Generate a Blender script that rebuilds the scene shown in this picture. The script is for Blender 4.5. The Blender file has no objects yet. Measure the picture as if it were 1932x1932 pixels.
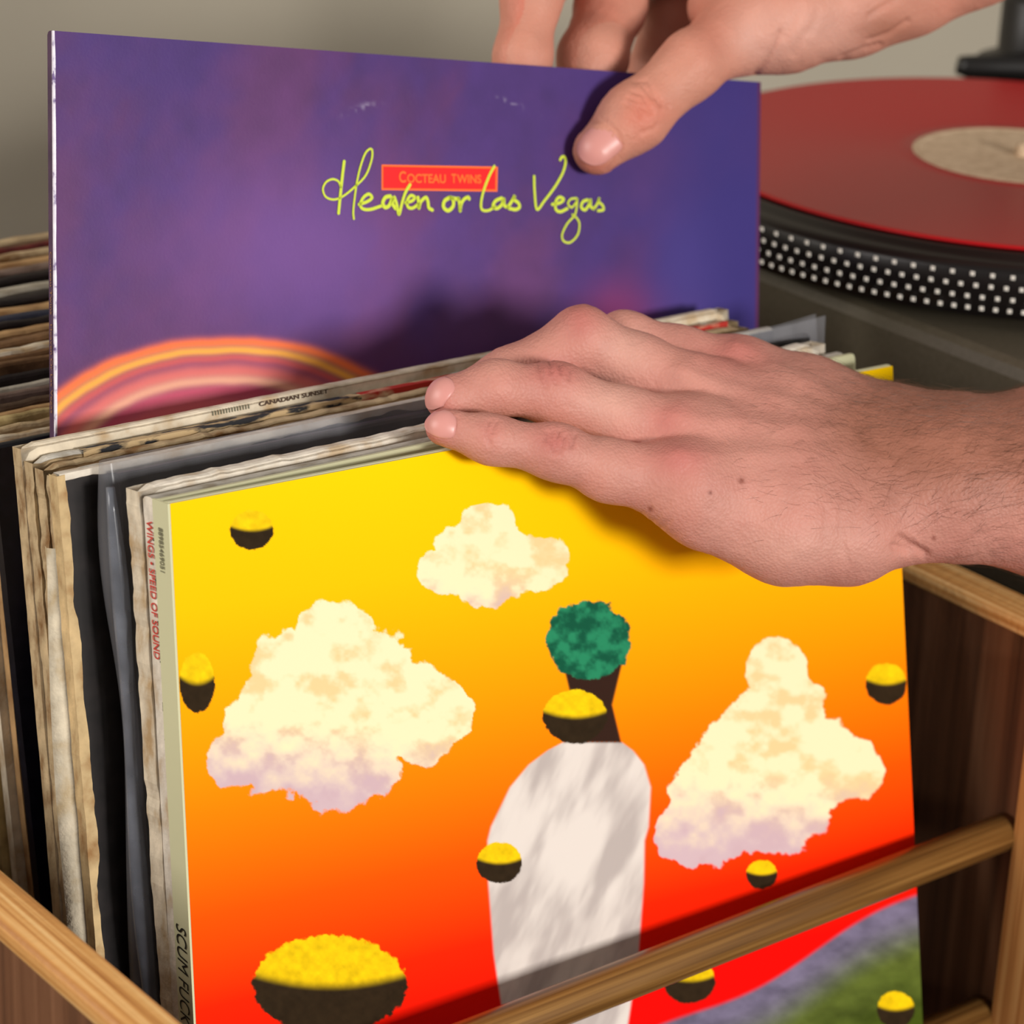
import bpy, math, random
import numpy as np
from mathutils import Matrix, Vector

# ------------------------------------------------------------------ camera
YAW, PIT, ROLL, FPX = 0.67987, 0.38488, 0.046108, 5330.88
CAM = np.array([-0.420249, -0.647377, 0.643799])
FW = np.array([math.sin(YAW)*math.cos(PIT), math.cos(YAW)*math.cos(PIT), -math.sin(PIT)])
_rt = np.cross(FW, [0, 0, 1]); _rt /= np.linalg.norm(_rt); _up = np.cross(_rt, FW)
RT = _rt*math.cos(ROLL)+_up*math.sin(ROLL)
UP = -_rt*math.sin(ROLL)+_up*math.cos(ROLL)
scene = bpy.context.scene
COL = scene.collection
cd = bpy.data.cameras.new('camera'); cam = bpy.data.objects.new('camera', cd); COL.objects.link(cam)
cd.sensor_width = 36; cd.lens = FPX*36/1932; cd.clip_start = .01; cd.clip_end = 50
cam.matrix_world = Matrix(((RT[0], UP[0], -FW[0], CAM[0]), (RT[1], UP[1], -FW[1], CAM[1]),
                           (RT[2], UP[2], -FW[2], CAM[2]), (0, 0, 0, 1)))
cd.dof.use_dof = True; cd.dof.focus_distance = .93; cd.dof.aperture_fstop = 13
scene.camera = cam
# ------------------------------------------------------------------ world, lights, exposure
w = bpy.data.worlds.new('world'); scene.world = w; w.use_nodes = True
bg = w.node_tree.nodes['Background']; bg.inputs[0].default_value = (1.0, .93, .84, 1); bg.inputs[1].default_value = .28
def area(name, loc, target, size, power, color, sy=None):
    l = bpy.data.lights.new(name, 'AREA'); l.energy = power; l.color = color; l.size = size
    if sy: l.shape = 'RECTANGLE'; l.size_y = sy
    o = bpy.data.objects.new(name, l); COL.objects.link(o)
    o.location = loc; o.rotation_euler = (Vector(target)-Vector(loc)).to_track_quat('-Z', 'Y').to_euler()
    return o
area('key_light', (.16, -2.95, .93), (.15, .05, .28), .56, 96, (1, .965, .92))
area('room_light', (-2.0, .5, 1.35), (.1, .1, .2), 1.3, 40, (1, .95, .9))
scene.view_settings.view_transform = 'Standard'; scene.view_settings.look = 'None'
scene.view_settings.exposure = 0.0; scene.view_settings.gamma = 1.0
scene.view_settings.use_curve_mapping = False

# ------------------------------------------------------------------ helpers
def ray(px, py): return FW+RT*(px-966)/FPX-UP*(py-966)/FPX
def at(px, py, d): return CAM+ray(px, py)*d
def unp(px, py, ax, val):
    d = ray(px, py); return CAM+d*(val-CAM[ax])/d[ax]
def proj(P):
    d = np.asarray(P, float)-CAM; z = d@FW
    return 966+FPX*(d@RT)/z, 966-FPX*(d@UP)/z
def V(*a): return np.array(a, float)
def nrm(v): return v/np.linalg.norm(v)
def lin(c):
    c = np.asarray(c, float)/255.
    return np.where(c <= .04045, c/12.92, ((c+.055)/1.055)**2.4)
def L4(c): return tuple(float(x) for x in lin(c))+(1.,)
rng = np.random.default_rng(7); random.seed(7)

def _hash(ix, iy, s):
    h = (ix.astype(np.int64)*374761393+iy.astype(np.int64)*668265263+s*982451653) & 0x7fffffff
    h = ((h ^ (h >> 13))*1274126177) & 0x7fffffff
    return ((h ^ (h >> 16)) & 0xffff)/65535.
def vnoise(x, y, s=0):
    x = np.asarray(x, float); y = np.asarray(y, float)
    ix = np.floor(x); iy = np.floor(y); fx = x-ix; fy = y-iy
    fx = fx*fx*(3-2*fx); fy = fy*fy*(3-2*fy)
    a = _hash(ix, iy, s); b = _hash(ix+1, iy, s); c = _hash(ix, iy+1, s); d = _hash(ix+1, iy+1, s)
    return (a*(1-fx)+b*fx)*(1-fy)+(c*(1-fx)+d*fx)*fy
def fbm(x, y, s=0, o=4):
    r = 0; a = .5; t = 0
    for k in range(o):
        r = r+a*vnoise(x*2**k, y*2**k, s+k*17); t += a; a *= .5
    return r/t
def sstep(a, b, x):
    t = np.clip((x-a)/(b-a), 0, 1); return t*t*(3-2*t)

# ------------------------------------------------------------------ materials
def mat(name, rough=.5, spec=.5):
    m = bpy.data.materials.new(name); m.use_nodes = True
    nt = m.node_tree; b = nt.nodes['Principled BSDF']
    b.inputs['Roughness'].default_value = rough; b.inputs['Specular IOR Level'].default_value = spec
    return m, nt, b
def N(nt, t, **kw):
    n = nt.nodes.new(t)
    for k, v in kw.items(): setattr(n, k, v)
    return n
def noise_mat(name, stops, scale=(8, 8, 8), nscale=5, detail=6, rough=.6, spec=.3, bump=0., bscale=200, distortion=0.):
    m, nt, b = mat(name, rough, spec)
    tc = N(nt, 'ShaderNodeTexCoord'); mp = N(nt, 'ShaderNodeMapping'); mp.inputs['Scale'].default_value = scale
    nz = N(nt, 'ShaderNodeTexNoise'); nz.inputs['Scale'].default_value = nscale; nz.inputs['Detail'].default_value = detail
    nz.inputs['Distortion'].default_value = distortion
    cr = N(nt, 'ShaderNodeValToRGB')
    while len(cr.color_ramp.elements) < len(stops): cr.color_ramp.elements.new(.5)
    for e, (p, c) in zip(cr.color_ramp.elements, stops): e.position = p; e.color = L4(c)
    l = nt.links.new
    l(tc.outputs['Object'], mp.inputs[0]); l(mp.outputs[0], nz.inputs[0]); l(nz.outputs[0], cr.inputs[0]); l(cr.outputs[0], b.inputs['Base Color'])
    if bump:
        n2 = N(nt, 'ShaderNodeTexNoise'); n2.inputs['Scale'].default_value = bscale; n2.inputs['Detail'].default_value = 4
        bp = N(nt, 'ShaderNodeBump'); bp.inputs['Strength'].default_value = bump; bp.inputs['Distance'].default_value = .001
        l(tc.outputs['Object'], n2.inputs[0]); l(n2.outputs[0], bp.inputs['Height']); l(bp.outputs[0], b.inputs['Normal'])
    return m
def flat_mat(name, c, rough=.5, spec=.4, metal=0.):
    m, nt, b = mat(name, rough, spec); b.inputs['Base Color'].default_value = L4(c); b.inputs['Metallic'].default_value = metal
    return m
def attr_mat(name, rough=.4, spec=.4, bump=.06, bscale=900):
    m, nt, b = mat(name, rough, spec)
    a = N(nt, 'ShaderNodeAttribute'); a.attribute_name = 'print'
    nt.links.new(a.outputs['Color'], b.inputs['Base Color'])
    tc = N(nt, 'ShaderNodeTexCoord'); n2 = N(nt, 'ShaderNodeTexNoise'); n2.inputs['Scale'].default_value = bscale
    bp = N(nt, 'ShaderNodeBump'); bp.inputs['Strength'].default_value = bump; bp.inputs['Distance'].default_value = .0004
    nt.links.new(tc.outputs['Object'], n2.inputs[0]); nt.links.new(n2.outputs[0], bp.inputs['Height']); nt.links.new(bp.outputs[0], b.inputs['Normal'])
    return m
_cache = {}
def paper(c, dark=None, seedv=0):
    key = (tuple(c), tuple(dark) if dark else None)
    if key not in _cache:
        c = np.array(c); d = np.array(dark) if dark else c*.72
        _cache[key] = noise_mat('worn_paper', [(.3, d), (.5, c*.93), (.72, np.minimum(c*1.06, 255))], scale=(30, 60, 30), nscale=3, rough=.75, spec=.2, bump=.25, bscale=600)
    return _cache[key]

M_WALNUT = noise_mat('walnut_wood', [(.28, (66, 42, 28)), (.5, (112, 74, 50)), (.72, (142, 100, 72))], scale=(90, 90, 3), nscale=1.2, detail=8, rough=.5, spec=.3, bump=.15, distortion=.4)
M_PINE = noise_mat('pale_pine_wood', [(.3, (156, 96, 46)), (.48, (206, 150, 86)), (.68, (238, 198, 138))], scale=(420, 5, 420), nscale=1.0, detail=8, rough=.45, spec=.35, bump=.3, bscale=300, distortion=.3)
M_PINEV = noise_mat('pale_pine_upright', [(.25, (158, 96, 48)), (.45, (203, 146, 84)), (.75, (226, 180, 118))], scale=(420, 420, 5), nscale=1.0, detail=8, rough=.45, spec=.35, distortion=.3)
M_DOWEL = noise_mat('oiled_dowel_wood', [(.3, (78, 50, 22)), (.5, (114, 78, 36)), (.72, (150, 110, 58))], scale=(7, 480, 480), nscale=1.0, detail=6, rough=.32, spec=.5, distortion=.2)
M_WALL = noise_mat('painted_wall', [(.3, (188, 179, 161)), (.7, (196, 187, 169))], scale=(1, 1, 1), nscale=3, rough=.9, spec=.1, bump=.1, bscale=150)
M_TABLE = noise_mat('dark_table_wood', [(.3, (40, 26, 18)), (.7, (70, 46, 30))], scale=(2, 40, 40), nscale=1, rough=.5)
M_SAGE = flat_mat('sage_card', (206, 204, 166), .55, .3)
M_PRINT = attr_mat('printed_cover', .5, .05)
M_PRINT2 = attr_mat('printed_cover_matte', .55, .3, .12)
M_WHITEEDGE = noise_mat('mottled_white_edge', [(.35, (120, 100, 150)), (.45, (225, 220, 235)), (.7, (245, 243, 250))], scale=(1, 1, 1), nscale=260, rough=.5)

# ------------------------------------------------------------------ mesh helpers
def obj(name, verts, faces, m=None, parent=None, smooth=False, mats=None, midx=None):
    me = bpy.data.meshes.new(name); me.from_pydata([tuple(map(float, v)) for v in verts], [], [tuple(int(i) for i in f) for f in faces]); me.update()
    if mats:
        for x in mats: me.materials.append(x)
        if midx is not None: me.polygons.foreach_set('material_index', np.asarray(midx, np.int32))
    elif m: me.materials.append(m)
    if smooth: me.polygons.foreach_set('use_smooth', np.ones(len(me.polygons), bool))
    o = bpy.data.objects.new(name, me); COL.objects.link(o)
    if parent: o.parent = parent
    return o
def tag(o, label, cat, group=None):
    o['label'] = label; o['category'] = cat
    if group: o['group'] = group
    return o
def struct(o): o['kind'] = 'structure'; return o
def empty(name, loc=(0, 0, 0)):
    o = bpy.data.objects.new(name, None); COL.objects.link(o); o.empty_display_size = .02
    return o
def box_data(lo, hi, bev=0.):
    x0, y0, z0 = lo; x1, y1, z1 = hi
    if bev <= 0:
        v = [(x, y, z) for x in (x0, x1) for y in (y0, y1) for z in (z0, z1)]
        f = [(0, 1, 3, 2), (4, 6, 7, 5), (0, 4, 5, 1), (2, 3, 7, 6), (0, 2, 6, 4), (1, 5, 7, 3)]
        return v, f
    import bmesh
    bm = bmesh.new(); bmesh.ops.create_cube(bm, size=1)
    for v in bm.verts: v.co = Vector(((x0+x1)/2+v.co.x*(x1-x0), (y0+y1)/2+v.co.y*(y1-y0), (z0+z1)/2+v.co.z*(z1-z0)))
    bmesh.ops.bevel(bm, geom=bm.edges[:], offset=bev, segments=2, affect='EDGES', profile=.5)
    bm.verts.index_update()
    v = [tuple(x.co) for x in bm.verts]; f = [tuple(y.index for y in x.verts) for x in bm.faces]; bm.free()
    return v, f
def box(name, lo, hi, m, parent=None, bev=0.):
    v, f = box_data(lo, hi, bev); return obj(name, v, f, m, parent)
def tube_data(pts, rad, n=12, cap=True):
    pts = [np.asarray(p, float) for p in pts]; k = len(pts)
    rad = [rad]*k if np.isscalar(rad) else rad
    vs = []; fs = []; ref = None
    for i, p in enumerate(pts):
        t = nrm(pts[min(i+1, k-1)]-pts[max(i-1, 0)])
        if ref is None: ref = nrm(np.cross(t, V(0, 0, 1) if abs(t[2]) < .9 else V(1, 0, 0)))
        ref = nrm(ref-t*(ref@t)); b = np.cross(t, ref)
        for j in range(n):
            a = 2*math.pi*j/n; vs.append(p+rad[i]*(ref*math.cos(a)+b*math.sin(a)))
    for i in range(k-1):
        for j in range(n): fs.append((i*n+j, i*n+(j+1) % n, (i+1)*n+(j+1) % n, (i+1)*n+j))
    if cap: fs.append(tuple(range(n-1, -1, -1))); fs.append(tuple((k-1)*n+j for j in range(n)))
    return vs, fs
def lathe(prof, c, n=96):
    vs = []; fs = []; k = len(prof)
    for j in range(n):
        a = 2*math.pi*j/n
        for r, z in prof: vs.append((c[0]+r*math.cos(a), c[1]+r*math.sin(a), z))
    for j in range(n):
        for i in range(k-1): fs.append((j*k+i, ((j+1) % n)*k+i, ((j+1) % n)*k+i+1, j*k+i+1))
    return vs, fs
def text_obj(name, body, m, parent, origin, xd, yd, length=None, height=None, shear=0., bold=0., lift=.00012):
    cu = bpy.data.curves.new('t', 'FONT'); cu.body = body; cu.size = 1; cu.shear = shear; cu.offset = bold
    to = bpy.data.objects.new('t', cu); COL.objects.link(to)
    dg = bpy.context.evaluated_depsgraph_get(); me = to.evaluated_get(dg).to_mesh()
    vs = np.array([v.co[:] for v in me.vertices]); fs = [tuple(p.vertices) for p in me.polygons]
    to.evaluated_get(dg).to_mesh_clear(); bpy.data.objects.remove(to); bpy.data.curves.remove(cu)
    x0, y0 = vs[:, 0].min(), vs[:, 1].min(); sx = length/(vs[:, 0].max()-x0); sy = height/(vs[:, 1].max()-y0)
    xd = nrm(xd); yd = nrm(yd); n = np.cross(xd, yd)
    P = [origin+xd*(v[0]-x0)*sx+yd*(v[1]-y0)*sy+n*lift for v in vs]
    return obj(name, P, fs, m, parent)

# ------------------------------------------------------------------ the setting
struct(box('wall_back', (-2.5, 1.1, -.8), (3.5, 1.2, 2.2), M_WALL))
struct(box('floor', (-2.5, -2.2, -.85), (3.5, 1.2, -.8), M_TABLE))
tb = empty('console_table')
box('table_top', (-.5, -.25, -.055), (1.3, .8, -.02), M_TABLE, tb, .003)
for x in (-.46, 1.22):
    for y in (-.21, .72): box('leg', (x, y, -.8), (x+.04, y+.04, -.055), M_TABLE, tb)
tag(tb, 'dark wooden console table under the record crate and turntable', 'table')

# ------------------------------------------------------------------ crate
XL, XR, ZR = -.0597, .3535, .2095
crate = empty('record_crate')
tag(crate, 'walnut record crate with pale wooden rims and round front rails', 'crate')
YF, YB = -.14, .46
for nm, x0, x1 in (('l', XL-.0155, XL), ('r', XR, XR+.0185)):
    p = box('side_panel', (x0, YF, -.02), (x1, YB, ZR-.006), M_WALNUT, crate, .001)
    v, f = box_data((x0-.0004, YF-.002, ZR-.008), (x1+.0004, YB+.002, ZR), .0022)
    obj('rim_strip', v, f, M_PINE, p, True)
bt = box('corner_batten', (XR-.0005, -.052, -.004), (XR+.0002, -.0145, .196), M_PINEV, crate, .0002)
bt.data.clear_geometry(); v, f = box_data((XR-.004, -.052, -.004), (XR, -.0142, .196), .001); bt.data.from_pydata([tuple(map(float, q)) for q in v], [], f); bt.data.materials.append(M_PINEV) if not bt.data.materials else None
box('back_panel', (XL, YB-.016, -.02), (XR, YB, .2), M_WALNUT, crate, .001)
box('base_board', (XL, -.06, -.02), (XR, YB-.016, -.006), M_WALNUT, crate)
v, f = tube_data([(XL, -.008, .1194), (.1, -.008, .1196), (.25, -.008, .12), (XR, -.008, .1204)], .0074, 20); obj('front_rail', v, f, M_DOWEL, crate, True)
q = unp(1852, 1917, 0, .352)
v, f = tube_data([(XL, q[1], q[2]-.001), (.1, q[1], q[2]-.0005), (XR, q[1], q[2])], .0085, 20); obj('front_rail', v, f, M_DOWEL, crate, True)

# ------------------------------------------------------------------ record sleeves
def bil(c, s, t):
    TL, TR, BL, BR = c; s = np.asarray(s)[..., None]; t = np.asarray(t)[..., None]
    return (TL*(1-s)+TR*s)*(1-t)+(BL*(1-s)+BR*s)*t
def corners(TL, TR, lean, h=.315):
    """lower corners of a leaning square sleeve from its upper ones"""
    x = nrm(TR-TL); d0 = nrm(np.cross(V(0, 1, 0), x)); d0 = d0 if d0[2] < 0 else -d0
    y0 = np.cross(x, d0); y0 = y0 if y0[1] < 0 else -y0
    ll, lr = (lean, lean) if np.isscalar(lean) else lean
    return (TL, TR, TL+(d0*math.cos(ll)+y0*math.sin(ll))*h, TR+(d0*math.cos(lr)+y0*math.sin(lr))*h)
def slab(name, c, th, m_face, m_top, m_spine, parent=None, wear=0., seed=0, nx=40, nz=30, round_c=.0, bulge=0.):
    """cardboard sleeve: thick leaf with rounded upper edge, worn outline, spine on the left"""
    TL, TR, BL, BR = c; n = nrm(np.cross(TR-TL, TL-BL)); n = n if n[1] > 0 else -n
    s = np.linspace(0, 1, nx+1); t = np.linspace(0, 1, nz+1)**1.3; S, T = np.meshgrid(s, t)
    P = bil(c, S, T)
    xd = nrm(TR-TL); dn = nrm(BL-TL); W = np.linalg.norm(TR-TL)
    if wear:
        et = (fbm(S*80, T*0+seed, seed)-.5)*1.5*wear+(fbm(S*7, T*0+seed, seed+3)-.4)*.8*wear
        P = P+dn*(et*np.exp(-T*30))[..., None]
        el = (fbm(T*55, S*0+seed, seed+9)-.5)*1.6*wear
        P = P+xd*(el*np.exp(-S*30))[..., None]
    if round_c:
        for sx, sg in ((S, 1), (1-S, -1)):
            a = np.clip(1-sx*W/round_c, 0, 1); b = np.clip(1-T*W/round_c, 0, 1)
            P = P+dn*((1-np.sqrt(1-.97*a*a))*round_c*(T < .002))[..., None]
    bow = (bulge*np.sin(math.pi*S)*np.sin(math.pi*np.clip(T, 0, 1)))[..., None]
    e = np.minimum(th*.35, .0012)
    F = P-n*bow; B = P+n*(th+bow)
    rows = [F[i] for i in range(nz, 0, -1)]+[F[0]+dn*e, F[0]+n*th*.12+dn*e*.2, (P[0]+n*th*.3)-dn*e*.15, P[0]+n*th*.7-dn*e*.15, B[0]-n*th*.12+dn*e*.2, B[0]+dn*e]+[B[i] for i in range(1, nz+1)]
    R = np.array(rows); k = len(rows); vs = R.reshape(-1, 3); w_ = nx+1; fs = []; mi = []
    for i in range(k-1):
        top = nz-1 <= i <= nz+5
        for j in range(nx):
            fs.append((i*w_+j, i*w_+j+1, (i+1)*w_+j+1, (i+1)*w_+j)); mi.append(1 if top and nz <= i <= nz+4 else 0)
    for j, flip in ((0, False), (nx, True)):
        for i in range(k//2):
            a, b, c2, d = i*w_+j, (i+1)*w_+j, (k-2-i)*w_+j, (k-1-i)*w_+j
            if b == c2: q = (a, b, d)
            else: q = (a, b, c2, d)
            fs.append(q[::-1] if flip else q); mi.append(2)
    fs.append(tuple(range(w_))[::-1]+tuple((k-1)*w_+j for j in range(w_))); mi.append(0)
    o = obj(name, vs, fs, None, parent, False, [m_face, m_top, m_spine], mi)
    return o, n, xd, dn
def print_sheet(name, c, n, parent, fn, m, nx, nz, tmax=1., lift=.0003, ins=.0):
    s = np.linspace(ins, 1-ins, nx+1); t = np.linspace(ins, tmax, nz+1); S, T = np.meshgrid(s, t)
    P = bil(c, S, T)-n*lift
    px, py = proj(P)
    col = fn(S, T, px, py)
    w_ = nx+1; i, j = np.meshgrid(np.arange(nz), np.arange(nx), indexing='ij'); a = (i*w_+j).ravel()
    F = np.stack([a, a+w_, a+w_+1, a+1], 1)
    me = bpy.data.meshes.new(name); Pv = P.reshape(-1, 3)
    me.vertices.add(len(Pv)); me.vertices.foreach_set('co', Pv.ravel())
    me.loops.add(F.size); me.loops.foreach_set('vertex_index', F.ravel().astype(np.int32))
    me.polygons.add(len(F)); me.polygons.foreach_set('loop_start', (np.arange(len(F))*4).astype(np.int32))
    me.update(calc_edges=True); me.validate()
    at_ = me.attributes.new('print', 'FLOAT_COLOR', 'POINT')
    cc = np.ones((len(Pv), 4), np.float32); cc[:, :3] = col.reshape(-1, 3); at_.data.foreach_set('color', cc.ravel())
    me.materials.append(m)
    o = bpy.data.objects.new(name, me); COL.objects.link(o); o.parent = parent
    return o
def mix(a, b, f): f = np.asarray(f)[..., None]; return a*(1-f)+b*f

# ---- yellow gatefold in front
YTL = V(.00685, .04969, .313); YTR = V(.32166, .04752, .30228)
yc = corners(YTL, YTR, (.1435, .228))
ysl = empty('record_sleeve'); tag(ysl, 'front gatefold sleeve printed yellow fading to red, with sage green spine', 'record sleeve', 'sleeves standing in the crate')
yp, yn, yx, yd = slab('front_panel', yc, .0042, M_SAGE, M_SAGE, M_SAGE, ysl)
sh = yn*.0046
bTR = unp(1613, 669, 2, .3005)
bc = corners(YTL+sh, bTR, (.1435, .21)); slab('back_panel', bc, .004, M_SAGE, M_SAGE, M_SAGE, ysl)
# spine strip
sp = [YTL-yx*.0008-yn*.0002, YTL-yx*.0008+yn*.0092, yc[2]-yx*.0008-yn*.0002, yc[2]-yx*.0008+yn*.0092]
vs = [p+o_ for p in (sp[0], sp[1], sp[3], sp[2]) for o_ in (V(0, 0, 0), yx*.001)]
obj('spine', vs, [(0, 2, 4, 6), (1, 7, 5, 3), (0, 1, 3, 2), (2, 3, 5, 4), (4, 5, 7, 6), (6, 7, 1, 0)], M_SAGE, ysl)

C_ = lambda *c: lin(c)
def cloud_mask(px, py, cx, cy, blobs, seed):
    """generic rounded puff cloud: union of discs with a ragged outline"""
    d = np.full(px.shape, -9.)
    for bx, by, r in blobs: d = np.maximum(d, 1-np.hypot(px-cx-bx, py-cy-by)/r)
    return d+(fbm(px/26, py/26, seed, 5)-.5)*.42
def yellow_art(S, T, px, py):
    # print coordinate down the cover, the bands run a little lower on the right as in the print
    t = T-.05*S+.01
    stops = [(0, (255, 206, 0)), (.12, (255, 193, 0)), (.24, (255, 162, 0)), (.34, (255, 130, 0)), (.45, (254, 84, 0)), (.55, (252, 36, 0)), (.64, (238, 8, 2)), (.8, (224, 2, 4)), (1, (200, 4, 6))]
    xs = [a for a, _ in stops]; col = np.stack([np.interp(t, xs, lin([c for _, c in stops])[:, k]) for k in range(3)], -1)
    # low hills
    hill = 1700+(1720-px)*.52+14*np.sin(px/70)
    h1 = sstep(-6, 6, py-hill)*(px > 1180)
    hc = mix(C_(112, 104, 128), C_(92, 104, 44), sstep(20, 120, py-hill)); hc = mix(hc, C_(58, 72, 14), sstep(60, 260, py-hill+60*(fbm(px/60, py/40, 5)-.5)))
    hc = hc*(.55+.9*fbm(px/34, py/22, 8))[..., None]
    col = mix(col, hc, h1)
    # plain puffy clouds
    for cx, cy, bl, sd in ((640, 1330, [(-10, -120, 80), (-80, -50, 95), (40, -20, 130), (-120, 60, 110), (0, 70, 130), (150, 20, 95), (-190, 100, 60), (205, 5, 50)], 1),
                           (930, 1050, [(-10, -50, 55), (-50, 0, 70), (30, 10, 70), (95, 10, 52), (-100, 25, 45), (-10, 40, 60)], 2),
                           (1455, 1430, [(10, -170, 62), (20, -90, 85), (-20, 0, 110), (80, 10, 90), (-90, 90, 110), (10, 90, 100), (150, 20, 60), (-150, 140, 70)], 3)):
        d = cloud_mask(px, py, cx, cy, bl, sd)
        m_ = sstep(.0, .05, d)
        tone = fbm(px/34, py/30, sd+20, 4)
        cc = mix(C_(250, 232, 188), C_(234, 206, 150), sstep(.45, .75, tone))
        low = sstep(30, 190, (py-cy)+70*(tone-.5)*2-.12*(px-cx))
        cc = mix(cc, C_(198, 168, 186), low*.85)
        col = mix(col, cc, m_)
    # plain upright vase: pale body, dark neck, rounded green top
    yy = (py-1400)/532
    half = np.interp(yy, [0, .03, .08, .16, .3, .5, .75, 1], [58, 84, 112, 136, 152, 150, 140, 120])
    cxv = 1118-50*np.clip(yy/.35, 0, 1)
    b_ = sstep(0, 7, half-np.abs(px-cxv))*(py > 1400)
    bodyc = mix(C_(224, 214, 206), C_(172, 160, 156), sstep(.35, .7, fbm((px+.4*py)/50, py/160, 31, 4))*.8)
    col = mix(col, bodyc, b_)
    nk = sstep(0, 6, np.minimum(40+18*np.abs(py-1330)/75-np.abs(px-1118), np.minimum(py-1240, 1404-py))); col = mix(col, C_(52, 32, 24), nk)
    dm = sstep(0, .06, 1-np.hypot((px-1110)/82, (py-1208)/76)+(fbm(px/16, py/16, 46, 4)-.5)*.3)
    col = mix(col, mix(C_(18, 84, 60), C_(40, 134, 94), sstep(.3, .7, fbm(px/20, py/20, 44))), dm)
    # plain two-tone pebbles
    for cx, cy, a, b in ((475, 1000, 42, 38), (372, 1288, 34, 58), (1085, 1352, 62, 52), (1672, 1290, 40, 40), (942, 1628, 44, 40), (1437, 1650, 30, 28), (622, 1858, 148, 96), (1300, 1850, 50, 44), (1690, 1905, 36, 36)):
        d = 1-np.hypot((px-cx)/a, (py-cy)/b)+(fbm(px/9, py/9, int(cx), 3)-.5)*.12
        cc = mix(C_(236, 196, 12), C_(46, 34, 20), sstep(-.1, .15, (py-cy)/b+.25*((px-cx)/a)**2)); cc = cc*(.75+.5*fbm(px/12, py/12, 9))[..., None]
        col = mix(col, cc, sstep(0, .05, d))
    return np.clip(col, 0, 1)
print_sheet('cover_print', yc, yn, ysl, yellow_art, M_PRINT, 760, 620, tmax=.86, lift=.0003)
lowc = [bil(yc, np.array(s), np.array(t))-yn*.0003 for s, t in ((0, .86), (1, .86), (1, 1), (0, 1))]
obj('cover_print_lower', lowc, [(0, 3, 2, 1)], flat_mat('red_print', (170, 40, 14), .4), ysl)
INK = flat_mat('black_ink', (30, 28, 22), .6); INKG = flat_mat('grey_ink', (110, 108, 88), .6)
INKR = flat_mat('red_ink', (200, 60, 50), .6); INKB = flat_mat('brown_ink', (150, 105, 60), .6); INKD = flat_mat('dark_brown_ink', (70, 48, 32), .6)
def spine_text(body, m, parent, c, n, xd, px0, px1, width, off, height, **kw):
    """text running down the left edge of a sleeve, between two pixel rows of that edge"""
    TL, BL = c[0], c[2]
    ts = np.linspace(0, 1, 400); y = proj(TL+(BL-TL)*ts[:, None])[1]
    t0, t1 = np.interp([px0, px1], y, ts); L = np.linalg.norm(BL-TL)
    dn = nrm(BL-TL); o_ = TL+dn*t0*L+n*(off+height)-xd*kw.pop('out', .001)
    return text_obj('spine_lettering', body, m, parent, o_, dn, -n, (t1-t0)*L, height, **kw)
spine_text('SCUM FUCK FLOWER BOY', INK, ysl, yc, yn, yx, 1752, 2160, 0, .0015, .0060, shear=.25, bold=.0)
spine_text('88985469051', INKG, ysl, yc, yn, yx, 1000, 1084, 0, .0034, .0026, bold=.012)

# ---- the sleeves behind it
def mk(label, tl, tr, lean, th, face, top, spine, wear=.0006, seed=0, group='sleeves standing in the crate', h=.315, **kw):
    c = corners(V(*tl), V(*tr), lean, h)
    o, n, xd, dn = slab('record_sleeve', c, th, face, top, spine, None, wear, seed, **kw)
    tag(o, label, 'record sleeve', group)
    return o, c, n, xd, dn
CREAM = paper((222, 208, 184), (178, 150, 112)); BEIGE = paper((196, 172, 134), (128, 94, 58)); PALE = paper((228, 218, 202), (190, 168, 138))
TAN = paper((188, 150, 104), (140, 100, 62)); GREYP = paper((196, 190, 178), (150, 138, 118)); BROWN = paper((132, 98, 66), (88, 62, 40))
BLACK = noise_mat('black_print', [(.4, (20, 16, 16)), (.7, (34, 28, 28))], nscale=20, rough=.45, spec=.4)
NAVY = noise_mat('navy_print', [(.45, (12, 13, 20)), (.75, (24, 24, 34))], nscale=30, rough=.4, spec=.4)
s1, c1, n1, x1, d1 = mk('cream sleeve with red spine lettering directly behind the yellow gatefold', (.0070, .0593, .3112), (.3195, .0705, .3005), .1435, .0062, CREAM, GREYP, PALE, .0002, 2, nz=90)
spine_text('WINGS \u2022 SPEED OF SOUND', INKR, s1, c1, n1, x1, 985, 1247, 0, .0012, .0034, out=.0003, bold=.012)
for k, yy in enumerate((1018, 1094, 1172, 1248, 1326, 1395, 1470, 1548, 1620, 1700, 1780)):
    ts = np.linspace(0, 1, 400); t = np.interp(yy, proj(c1[0]+(c1[2]-c1[0])*ts[:, None])[1], ts)
    p = c1[0]+(c1[2]-c1[0])*t-x1*.0004+n1*.0001; h = .003 if k in (4, 8) else .0006
    obj('spine_mark', [p, p+n1*.0011, p+n1*.0011+d1*h, p+d1*h], [(0, 1, 2, 3)], INK, s1)
mk('worn cream sleeve with a torn white upper edge behind the red-lettered spine', (.0058, .0662, .3125), (.3165, .0785, .3035), .146, .0075, PALE, PALE, CREAM, .0009, 3, round_c=.010, nz=110, nx=90)
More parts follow.
